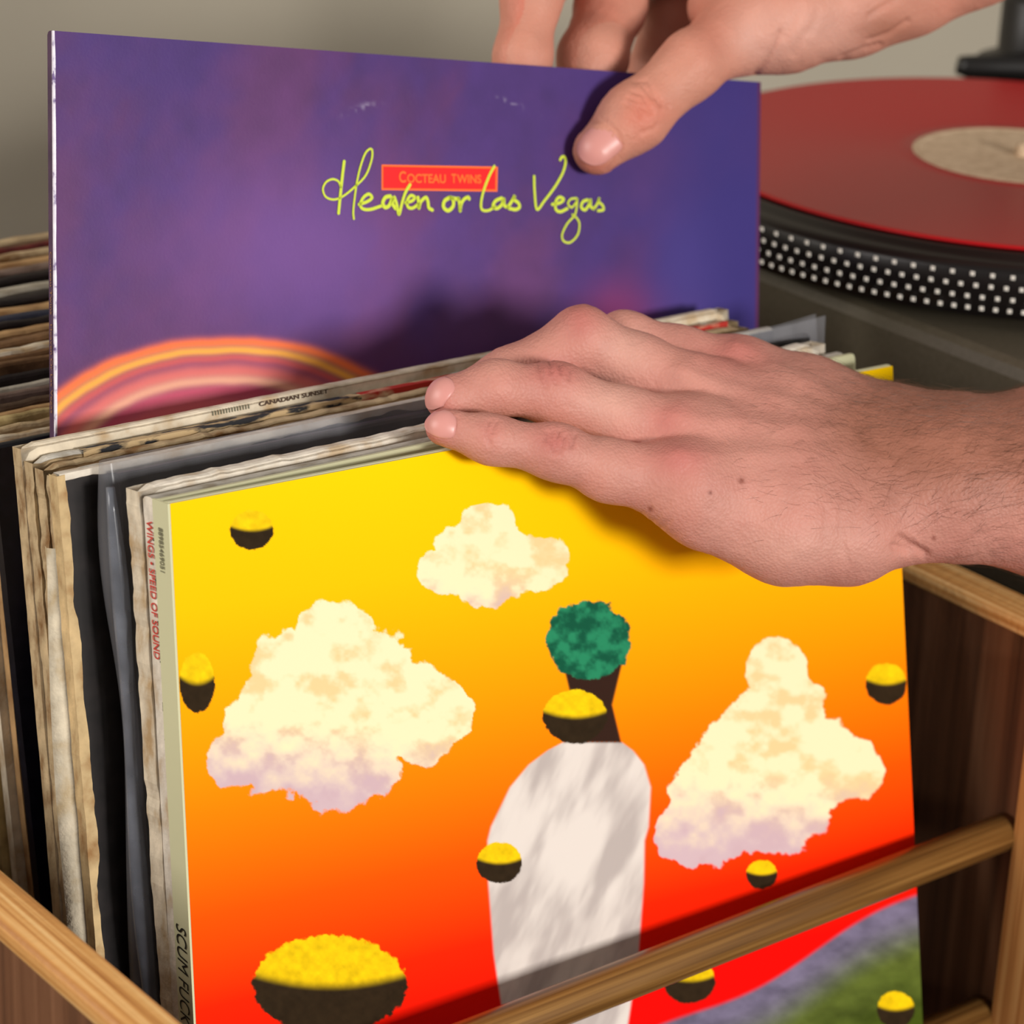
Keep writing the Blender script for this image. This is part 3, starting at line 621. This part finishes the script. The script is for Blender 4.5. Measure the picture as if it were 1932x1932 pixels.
# ------------------------------------------------------------------ hands
class Hand:
    """implicit surface: chains of tapered capsules, fingers kept apart, palm blended smoothly"""
    def __init__(self): self.fingers = []; self.palm = []
    @staticmethod
    def prim(P, a, b, ra, rb, sq=None):
        ba = b-a; h = np.clip(((P-a)@ba)/(ba@ba), 0, 1); q = P-a-h[..., None]*ba
        if sq is not None:
            n, s = sq; c = q@n; q = q+(c*(1/s-1))[..., None]*n
        return np.linalg.norm(q, axis=-1)-(ra+(rb-ra)*h)
    @staticmethod
    def smin(a, b, k):
        h = np.clip(.5+.5*(b-a)/k, 0, 1); return b+(a-b)*h-k*h*(1-h)
    def chain(self, P, ch):
        d = None; k = ch['k']; pts = ch['pts']
        if 'lo' not in ch:
            q = np.array([p for p, r in pts]); r = np.array([r for p, r in pts])[:, None]; ch['lo'] = (q-r).min(0); ch['hi'] = (q+r).max(0)
        gap = np.maximum(ch['lo']-self.b1, self.b0-ch['hi'])
        if (gap > .024).any(): return np.full(len(P), .03)
        for (a, ra), (b, rb) in zip(pts[:-1], pts[1:]):
            e = self.prim(P, a, b, ra, rb, ch.get('sq')); d = e if d is None else self.smin(d, e, k)
        return d
    def sdf(self, P):
        if len(P) > 6000:
            key = np.floor((P-P.min(0))/.022).astype(np.int64); key = key[:, 0]*1000000+key[:, 1]*1000+key[:, 2]
            order = np.argsort(key, kind='stable'); ks = key[order]; cut = np.flatnonzero(np.diff(ks))+1; out = np.empty(len(P))
            for part in np.split(order, cut): out[part] = self._sdf(P[part])
            return out
        return self._sdf(P)
    def _sdf(self, P):
        dp = None; self.b0 = P.min(0); self.b1 = P.max(0)
        for ch in self.palm:
            e = self.chain(P, ch); dp = e if dp is None else self.smin(dp, e, ch.get('kb', .012))
        df = None
        for ch in self.fingers:
            e = self.chain(P, ch); df = e if df is None else self.smin(df, e, .0018)
        return self.smin(dp, df, .009)
    def mesh(self, h):
        pts = np.array([p for ch in self.fingers+self.palm for p, r in ch['pts']]); rr = np.array([r for ch in self.fingers+self.palm for p, r in ch['pts']])
        lo = (pts-rr[:, None]).min(0)-.006; hi = (pts+rr[:, None]).max(0)+.006
        n = np.ceil((hi-lo)/h).astype(int)+1
        # coarse pass to find blocks near the surface
        B = 8; nb = -(-n//B)
        cc = np.stack(np.meshgrid(*[lo[i]+(np.arange(nb[i])+.5)*B*h for i in range(3)], indexing='ij'), -1)
        dc = self.sdf(cc.reshape(-1, 3)).reshape(nb)
        D = np.repeat(np.repeat(np.repeat(np.where(dc > 0, .05, -.05).astype(np.float32), B, 0), B, 1), B, 2)
        near = np.argwhere(np.abs(dc) < B*h*.87+.0035)
        off = np.stack(np.meshgrid(*[np.arange(B)]*3, indexing='ij'), -1).reshape(-1, 3)
        for s_ in range(0, len(near), 4000):
            idx = (near[s_:s_+4000, None, :]*B+off[None]).reshape(-1, 3)
            D[idx[:, 0], idx[:, 1], idx[:, 2]] = self.sdf(lo+idx*h)
        # surface nets
        ins = D < 0
        c8 = [(i, j, k) for i in (0, 1) for j in (0, 1) for k in (0, 1)]
        sh = tuple(x-1 for x in D.shape)
        sl = lambda o: D[o[0]:o[0]+sh[0], o[1]:o[1]+sh[1], o[2]:o[2]+sh[2]]
        cnt_ = sum((sl(o) < 0).astype(np.int8) for o in c8); act = (cnt_ > 0) & (cnt_ < 8)
        ids = -np.ones(sh, np.int64); A = np.argwhere(act); ids[act] = np.arange(len(A))
        acc = np.zeros((len(A), 3)); num = np.zeros(len(A))
        for i, a in enumerate(c8):
            for b in c8[i+1:]:
                if sum(abs(x-y) for x, y in zip(a, b)) != 1: continue
                va = sl(a)[act]; vb = sl(b)[act]; m_ = (va < 0) != (vb < 0); t = np.where(m_, va/(va-vb+1e-20), 0)
                p = np.array(a)[None]+(np.array(b)-np.array(a))[None]*t[:, None]
                acc[m_] += p[m_]; num += m_
        Vv = lo+(A+acc/num[:, None])*h
        Fs = []
        for ax in range(3):
            o1, o2 = [(1, 2), (2, 0), (0, 1)][ax]
            S0 = [slice(1, sh[i]) for i in range(3)]; S0[ax] = slice(0, sh[ax])
            a_ = D[tuple(S0)] < 0; S1 = list(S0); S1[ax] = slice(1, sh[ax]+1); b_ = D[tuple(S1)] < 0
            E_ = np.argwhere(a_ != b_); flip = a_[a_ != b_]
            base = E_+np.array([0 if i == ax else 1 for i in range(3)])
            e1 = np.eye(3, dtype=int)[o1]; e2 = np.eye(3, dtype=int)[o2]
            g = lambda q: ids[q[:, 0], q[:, 1], q[:, 2]]
            qd = np.stack([g(base-e1-e2), g(base-e2), g(base), g(base-e1)], 1)
            qd[~flip] = qd[~flip][:, ::-1]; Fs.append(qd)
        F = np.vstack(Fs); F = F[(F >= 0).all(1)]
        for _ in range(1):
            d = self.sdf(Vv); g = self.grad(Vv); Vv = Vv-g*d[:, None]
        return Vv, F
    def grad(self, P, e=.0004):
        T4 = np.array([(1, -1, -1), (-1, -1, 1), (-1, 1, -1), (1, 1, 1)], float)
        g = sum(self.sdf(P+k*e)[:, None]*k for k in T4)
        return g/(np.linalg.norm(g, axis=1)[:, None]+1e-12)

def seg_dist(px, py, line):
    d = np.full(px.shape, 1e9)
    for (x0, y0), (x1, y1) in zip(line[:-1], line[1:]):
        dx, dy = x1-x0, y1-y0; t = np.clip(((px-x0)*dx+(py-y0)*dy)/(dx*dx+dy*dy), 0, 1)
        d = np.minimum(d, np.hypot(px-x0-t*dx, py-y0-t*dy))
    return d
msk, nt, b = mat('skin', .56, .3)
a = N(nt, 'ShaderNodeAttribute'); a.attribute_name = 'skin'
tcn = N(nt, 'ShaderNodeTexCoord')
nz = N(nt, 'ShaderNodeTexNoise'); nz.inputs['Scale'].default_value = 240; nz.inputs['Detail'].default_value = 5
n3_ = N(nt, 'ShaderNodeTexNoise'); n3_.inputs['Scale'].default_value = 70; n3_.inputs['Detail'].default_value = 4
mrr = N(nt, 'ShaderNodeMapRange'); mrr.inputs['To Min'].default_value = .84; mrr.inputs['To Max'].default_value = 1.16
mul = N(nt, 'ShaderNodeVectorMath', operation='MULTIPLY')
nt.links.new(tcn.outputs['Object'], nz.inputs[0]); nt.links.new(tcn.outputs['Object'], n3_.inputs[0]); nt.links.new(n3_.outputs[0], mrr.inputs[0])
nt.links.new(a.outputs['Color'], mul.inputs[0]); nt.links.new(mrr.outputs[0], mul.inputs[1]); nt.links.new(mul.outputs[0], b.inputs['Base Color'])
vo = N(nt, 'ShaderNodeTexVoronoi'); vo.inputs['Scale'].default_value = 900; nt.links.new(tcn.outputs['Object'], vo.inputs[0])
ad = N(nt, 'ShaderNodeMath', operation='ADD'); nt.links.new(nz.outputs[0], ad.inputs[0]); nt.links.new(vo.outputs['Distance'], ad.inputs[1])
bp = N(nt, 'ShaderNodeBump'); bp.inputs['Strength'].default_value = .36; bp.inputs['Distance'].default_value = .0006
nt.links.new(ad.outputs[0], bp.inputs['Height']); nt.links.new(bp.outputs[0], b.inputs['Normal'])
b.inputs['Subsurface Weight'].default_value = .12; b.inputs['Subsurface Radius'].default_value = (1, .35, .2); b.inputs['Subsurface Scale'].default_value = .003
M_NAIL = flat_mat('fingernail', (206, 142, 134), .38, .4)
def build_hand(name, H, h, feat, parent=None):
    Vv, F = H.mesh(h); n = H.grad(Vv)
    px, py = proj(Vv); facing = ((CAM-Vv)*n).sum(1) > 0
    disp, col = feat(Vv, n, px, py, facing)
    Vv = Vv+n*disp[:, None]
    me = bpy.data.meshes.new(name); me.vertices.add(len(Vv)); me.vertices.foreach_set('co', Vv.ravel())
    me.loops.add(F.size); me.loops.foreach_set('vertex_index', F.ravel().astype(np.int32))
    me.polygons.add(len(F)); me.polygons.foreach_set('loop_start', (np.arange(len(F))*4).astype(np.int32))
    me.update(calc_edges=True); me.validate(); me.polygons.foreach_set('use_smooth', np.ones(len(me.polygons), bool))
    at_ = me.attributes.new('skin', 'FLOAT_COLOR', 'POINT'); cc = np.ones((len(Vv), 4), np.float32); cc[:, :3] = col; at_.data.foreach_set('color', cc.ravel())
    me.materials.append(msk); o = bpy.data.objects.new(name, me); COL.objects.link(o)
    return o, Vv, n, px, py, facing
def nail(H, parent, c, along, nor, ln, wd, lift=.0004, m=M_NAIL):
    along = nrm(along); nor = nrm(nor-along*(nor@along)); side = np.cross(nor, along)
    R_, K = 9, 28; r_, a_ = np.meshgrid(np.linspace(0, 1, R_+1), 2*math.pi*np.arange(K)/K, indexing='ij')
    ex = .8; x = np.sign(np.cos(a_))*np.abs(np.cos(a_))**ex*r_*ln/2; y = np.sign(np.sin(a_))*np.abs(np.sin(a_))**ex*r_*wd/2
    P = (c+x[..., None]*along+y[..., None]*side).reshape(-1, 3)
    for _ in range(3): P = P-nor*np.clip(H.sdf(c[None])[0], -.01, .01); break
    P = P-nor*.0035
    for _ in range(7): P = P-H.grad(P)*H.sdf(P)[:, None]
    g = H.grad(P); r1 = r_.ravel()[:, None]; free = np.clip(x.ravel()[:, None]/(ln/2), 0, 1)
    vs = list(P+g*(lift-.0005*r1**4*(1-free)+.0003*free**4))+list(P-g*.0008)
    fs = []
    for i in range(R_):
        for j in range(K): fs.append((i*K+j, (i+1)*K+j, (i+1)*K+(j+1) % K, i*K+(j+1) % K))
    b0 = (R_+1)*K
    for j in range(K): fs.append((R_*K+j, b0+R_*K+j, b0+R_*K+(j+1) % K, R_*K+(j+1) % K))
    return obj('fingernail', vs, fs, m, parent, True)
def J(px, py, d, r): return (at(px, py, d), r/1000.)

# ---- the hand resting on the sleeves
H1 = Hand()
little = [J(1296, 915, .950, 13), J(1150, 888, .944, 9.6), J(1050, 853, .938, 8.5), J(926, 829, .933, 7.3), J(838, 806, .930, 6.2)]
ring = [J(1300, 832, .966, 13.5), J(1180, 796, .962, 11), J(1050, 744, .957, 9.8), J(935, 731, .949, 8.4), J(845, 752, .944, 7.6)]
middle = [J(1315, 752, .986, 13.5), J(1210, 697, .984, 11.2), J(1098, 641, .980, 10.4), J(960, 712, .974, 9.2), J(880, 745, .969, 8)]
index = [J(1396, 712, 1.008, 13), J(1280, 678, 1.004, 11), J(1178, 645, 1.000, 10), J(1040, 715, .992, 9), J(960, 750, .986, 8)]
for f_ in (little, ring, middle, index): H1.fingers.append(dict(pts=f_, k=.006))
H1.palm = [dict(pts=[J(1296, 915, .950, 13), J(1480, 915, .968, 17), J(1650, 915, .985, 20)], k=.01),
           dict(pts=[J(1300, 832, .966, 13.5), J(1480, 850, .98, 17), J(1650, 868, .992, 20)], k=.01),
           dict(pts=[J(1315, 752, .986, 13.5), J(1480, 790, .993, 16), J(1650, 840, 1.0, 20)], k=.01),
           dict(pts=[J(1396, 712, 1.008, 13), J(1520, 765, 1.008, 16), J(1660, 838, 1.01, 19)], k=.01),
           dict(pts=[J(1335, 978, .952, 11), J(1480, 1002, .962, 16), J(1600, 1003, .970, 16), J(1672, 990, .976, 13.5)], k=.012, kb=.014),
           dict(pts=[J(1690, 925, .985, 21), J(1790, 925, .985, 22.5), J(2000, 938, .99, 27), J(2160, 950, .995, 29)], k=.012, kb=.012),
           dict(pts=[J(1690, 868, 1.003, 20), J(1790, 880, 1.003, 23), J(2000, 882, 1.006, 28), J(2160, 886, 1.008, 30)], k=.012, kb=.012),
           dict(pts=[J(1600, 850, 1.02, 17), J(1480, 800, 1.036, 14), J(1390, 745, 1.04, 10), J(1320, 715, 1.038, 8.5)], k=.01, kb=.01)]
SKIN = lin((191, 133, 119)); RED = lin((178, 100, 93)); PALE_ = lin((204, 154, 139)); BRN = lin((142, 90, 70))
def creases(px, py, facing, lines, wpx, depth):
    d = np.zeros(px.shape)
    for L in lines: d -= depth*np.exp(-(seg_dist(px, py, L)/wpx)**2)
    return d*facing
def feat1(Vv, n, px, py, fc):
    disp = np.zeros(len(Vv)); col = np.tile(SKIN, (len(Vv), 1))
    g = lambda x, y, r, ry=None: np.exp(-((px-x)/r)**2-((py-y)/(ry or r))**2)*fc
    # joint wrinkles
    disp += creases(px, py, fc, [[(925, 792), (918, 815), (924, 836)], [(936, 795), (928, 815)], [(1042, 812), (1040, 832), (1046, 850)], [(1056, 812), (1050, 832), (1056, 852)], [(1066, 822), (1062, 842)], [(1032, 815), (1030, 830)], [(1085, 820), (1080, 842)]], 4.2, .0009)
    disp += creases(px, py, fc, [[(1015, 690), (1022, 708)], [(1036, 684), (1040, 704)], [(1055, 690), (1058, 706)], [(1075, 700), (1074, 716)], [(1046, 712), (1050, 724)], [(1024, 714), (1030, 728)]], 4.5, .0007)
    disp += creases(px, py, fc, [[(1195, 985), (1215, 962), (1240, 940)], [(1212, 1000), (1240, 975), (1262, 950)], [(1225, 1010), (1262, 985)]], 5, .00025)
    disp += creases(px, py, fc, [[(808, 812), (840, 818), (858, 805), (864, 788)]], 4.5, .0004)
    disp += creases(px, py, fc, [[(1700, 1015), (1722, 1030), (1745, 1046)], [(1690, 1032), (1715, 1040)]], 8, .0016)
    disp += creases(px, py, fc, [[(1590, 940), (1585, 1000), (1600, 1060)], [(1620, 930), (1612, 1000)], [(1560, 960), (1556, 1030)]], 6, .0003)
    # tendons and bony knuckles
    for L, k in (([(1275, 862), (1400, 860), (1600, 850)], .0007), ([(1265, 790), (1400, 800), (1600, 815)], .0010), ([(1285, 705), (1400, 740), (1600, 790)], .0011), ([(1390, 655), (1480, 700), (1620, 770)], .0009)):
        disp += k*np.exp(-(seg_dist(px, py, L)/17)**2)*fc
    disp += .0016*g(1268, 862, 38, 26)+.0012*g(1270, 778, 36, 26)+.0012*g(1288, 700, 34, 26)+.0014*g(1385, 662, 30, 20)
    disp += .0010*g(1050, 705, 34, 20)+.0010*g(1095, 596, 30, 20)
    disp += .0026*g(1800, 800, 70, 46)-.0012*g(1700, 900, 40, 80)
    disp += (fbm(px/24, py/24, 5, 3)-.5)*.0005*fc
    # blood colour
    r = .75*g(1048, 832, 40, 30)+.5*g(922, 815, 26)+.9*g(1050, 705, 50, 28)+.8*g(1095, 600, 40)+.8*g(1280, 868, 60, 34)+.6*g(1262, 790, 50, 34)+.7*g(1390, 665, 60, 36)+.7*g(815, 810, 40)+.7*g(815, 755, 40, 50)
    r += .35*(fbm(px/50, py/40, 15, 4)-.3)
    col = mix(col, RED, np.clip(r, 0, 1)*.85)
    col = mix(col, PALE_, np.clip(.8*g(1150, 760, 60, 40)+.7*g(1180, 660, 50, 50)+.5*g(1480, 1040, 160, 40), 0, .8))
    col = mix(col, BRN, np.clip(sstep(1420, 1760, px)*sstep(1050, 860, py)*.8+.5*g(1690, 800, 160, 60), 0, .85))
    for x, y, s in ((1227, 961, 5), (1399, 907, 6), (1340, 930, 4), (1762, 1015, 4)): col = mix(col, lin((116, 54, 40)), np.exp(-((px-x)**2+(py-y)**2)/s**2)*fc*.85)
    return disp, col
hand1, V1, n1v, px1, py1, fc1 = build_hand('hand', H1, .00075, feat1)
tag(hand1, 'bare hand lying on the sleeve tops, fingers pointing left, hairy forearm', 'hand')
nail(H1, hand1, at(828, 797, .924), at(800, 792, .925)-at(860, 802, .925), UP*.55-FW*.8, .0112, .0080)
nail(H1, hand1, at(822, 738, .938), at(800, 766, .94)-at(845, 718, .94), UP*.6-RT*.5-FW*.35, .0110, .0100)
# hair on the forearm and back of the hand
def hairs(V_, n_, px_, py_, fc_, count):
    dens = sstep(1330, 1700, px_)*sstep(1040, 900, py_)*.75+1.2*np.exp(-((px_-1690)/150)**2-((py_-775)/50)**2)+sstep(1740, 1850, px_)*.5
    dens = dens*(fc_ | (py_ < 800))*(px_ < 1990)*(px_ > 1290)
    pr = dens/dens.sum(); r2 = np.random.default_rng(3); idx = r2.choice(len(V_), count, p=pr)
    vs = []; fs = []
    for i in idx:
        p = V_[i]; nn = n_[i]
        ang = -.25+.5*float(fbm(np.array(px_[i]/90), np.array(py_[i]/70), 77))+r2.normal()*.28
        if px_[i] > 1640: ang -= .35
        d = (-RT*math.cos(ang)+UP*math.sin(ang))*(-1 if r2.random() < .5 and px_[i] > 1500 else 1); d = nrm(d-nn*(d@nn))
        ln = (.004+.006*r2.random())*(1.25 if px_[i] > 1600 else .85); lift = .18+.25*r2.random(); cur = r2.normal()*.35; sd = np.cross(nn, d); rr = .000036
        b0 = len(vs)
        for k in range(5):
            t = k/4; q = p+d*ln*t+nn*ln*(lift*t-.22*t*t)+sd*ln*cur*t*t; w_ = rr*(1-.75*t)
            for j in range(3):
                a = 2*math.pi*j/3; vs.append(q+w_*(nn*math.cos(a)+sd*math.sin(a)))
        for k in range(4):
            for j in range(3): fs.append((b0+3*k+j, b0+3*k+(j+1) % 3, b0+3*k+3+(j+1) % 3, b0+3*k+3+j))
    return vs, fs
vs, fs = hairs(V1, n1v, px1, py1, fc1, 2100)
o = obj('arm_hair', vs, fs, flat_mat('brown_hair', (84, 52, 32), .5), hand1); o['kind'] = 'stuff'; o['label'] = 'short brown hair'

# ---- the hand lifting the purple sleeve
def K(px, py, off, r): return (on_purple(px, py, off), r/1000.)
H2 = Hand()
dpl = lambda px, py: float((on_purple(px, py)-CAM)@FW)
D2 = dpl(1395, 150)
thumb = [K(1127, 284, .0088, 9.3), K(1196, 222, .0135, 12.0), K(1300, 128, .020, 11.6), J(1392, 62, D2-.022, 14)]
H2.fingers.append(dict(pts=thumb, k=.007))
fa = [J(1330, -150, D2+.035, 13), J(1080, -105, D2+.030, 11.5), K(1003, -5, -.021, 11), K(986, 110, -.0165, 10.4), K(982, 190, -.0155, 9)]
fb = [J(1360, -120, D2+.030, 13), J(1190, -58, D2+.034, 12), K(1152, 12, -.034, 13.5), K(1118, 110, -.019, 13), K(1100, 190, -.0165, 10)]
fc_ = [J(1400, -100, D2+.050, 13), J(1300, -50, D2+.062, 11.5), K(1262, 40, -.055, 11), K(1230, 130, -.045, 10)]
fd_ = [J(1420, -70, D2+.02, 12), J(1330, -20, D2+.022, 10), J(1290, 15, D2+.018, 7)]
for f_ in (fa, fb, fc_): H2.fingers.append(dict(pts=f_, k=.006))
H2.palm = [dict(pts=[J(1392, 62, D2-.022, 14), J(1470, 32, D2-.02, 20), J(1600, -8, D2-.008, 22), J(1700, -50, D2+.005, 23.5), J(1830, -120, D2+.01, 26), J(2000, -220, D2+.025, 29)], k=.012),
           dict(pts=[J(1440, -20, D2+.005, 17), J(1600, -70, D2+.02, 24), J(1760, -130, D2+.03, 24), J(2000, -250, D2+.045, 28)], k=.012),
           dict(pts=[J(1360, -120, D2+.03, 13), J(1480, -110, D2+.028, 18), J(1600, -100, D2+.03, 22)], k=.01),
           dict(pts=[J(1400, -100, D2+.05, 13), J(1500, -90, D2+.045, 18), J(1600, -80, D2+.04, 22)], k=.01),
           dict(pts=[J(1330, -150, D2+.035, 13), J(1480, -150, D2+.035, 17), J(1620, -130, D2+.035, 20)], k=.01),
           dict(pts=[J(1350, 10, D2-.005, 11), J(1420, -20, D2+.01, 14)], k=.01)]
def feat2(Vv, n, px, py, fc):
    disp = np.zeros(len(Vv)); col = np.tile(mix(SKIN[None], lin((200, 138, 112))[None], np.array([.5]))[0], (len(Vv), 1))
    g = lambda x, y, r, ry=None: np.exp(-((px-x)/r)**2-((py-y)/(ry or r))**2)*fc
    front = fc & (((Vv-PTL)@pn) < .012)
    disp += creases(px, py, front, [[(1195, 152), (1222, 152), (1240, 180), (1248, 200)], [(1193, 172), (1212, 178), (1222, 200)], [(1180, 195), (1198, 205), (1205, 222)], [(1228, 170), (1244, 192), (1262, 200)], [(1206, 200), (1230, 212)], [(1212, 160), (1232, 186)], [(1186, 184), (1206, 192)]], 3.8, .0008)
    disp += creases(px, py, front, [[(1116, 226), (1140, 228), (1160, 246), (1173, 272), (1168, 298), (1148, 322)]], 5, .0007)
    disp += creases(px, py, front, [[(1210, 250), (1232, 244), (1240, 236)]], 4, .0005)
    disp += creases(px, py, front, [[(1418, 150), (1440, 122), (1458, 92), (1470, 60)], [(1640, 30), (1668, 12), (1690, 0)], [(1640, 76), (1680, 62), (1712, 40)], [(1590, 108), (1630, 92), (1660, 84)]], 5, .0010)
    disp += creases(px, py, front, [[(1480, 70), (1500, 30)], [(1500, 100), (1520, 60)], [(1530, 60), (1545, 20)]], 9, .0005)
    disp += creases(px, py, fc & ~front, [[(985, 62), (1010, 66), (1040, 60)], [(1040, 15), (1062, 34), (1076, 30)], [(985, 52), (1020, 56)]], 4, .0006)
    disp += .0010*g(1290, 60, 40)*front+(fbm(px/24, py/24, 5, 3)-.5)*.0005*fc
    # nail bed
    r = .8*g(1215, 215, 40)+.6*g(1115, 310, 40)+.5*g(1330, 40, 60)+.9*np.exp(-((px-1000)/50)**2)*(~front)+.5*np.exp(-((px-1130)/50)**2)*(~front)
    r += .4*(fbm(px/50, py/40, 16, 4)-.35)
    col = mix(col, lin((196, 110, 90)), np.clip(r, 0, 1)*.85)
    col = mix(col, PALE_, np.clip(.9*g(1440, 70, 60)+.7*g(1560, 60, 90, 60), 0, .75)*front)
    col = mix(col, BRN, np.clip(.7*g(1670, 55, 50, 30), 0, 1)*front)
    return disp, col
hand2, V2, n2v, px2, py2, fc2 = build_hand('hand', H2, .0008, feat2)
tag(hand2, 'bare hand pinching the purple sleeve between thumb and fingers from above', 'hand')
nt_ = thumb[0][0]; al = thumb[0][0]-thumb[1][0]
nail(H2, hand2, on_purple(1130, 273, .0175), al, -FW*.88-RT*.30+UP*.18, .0165, .0150)
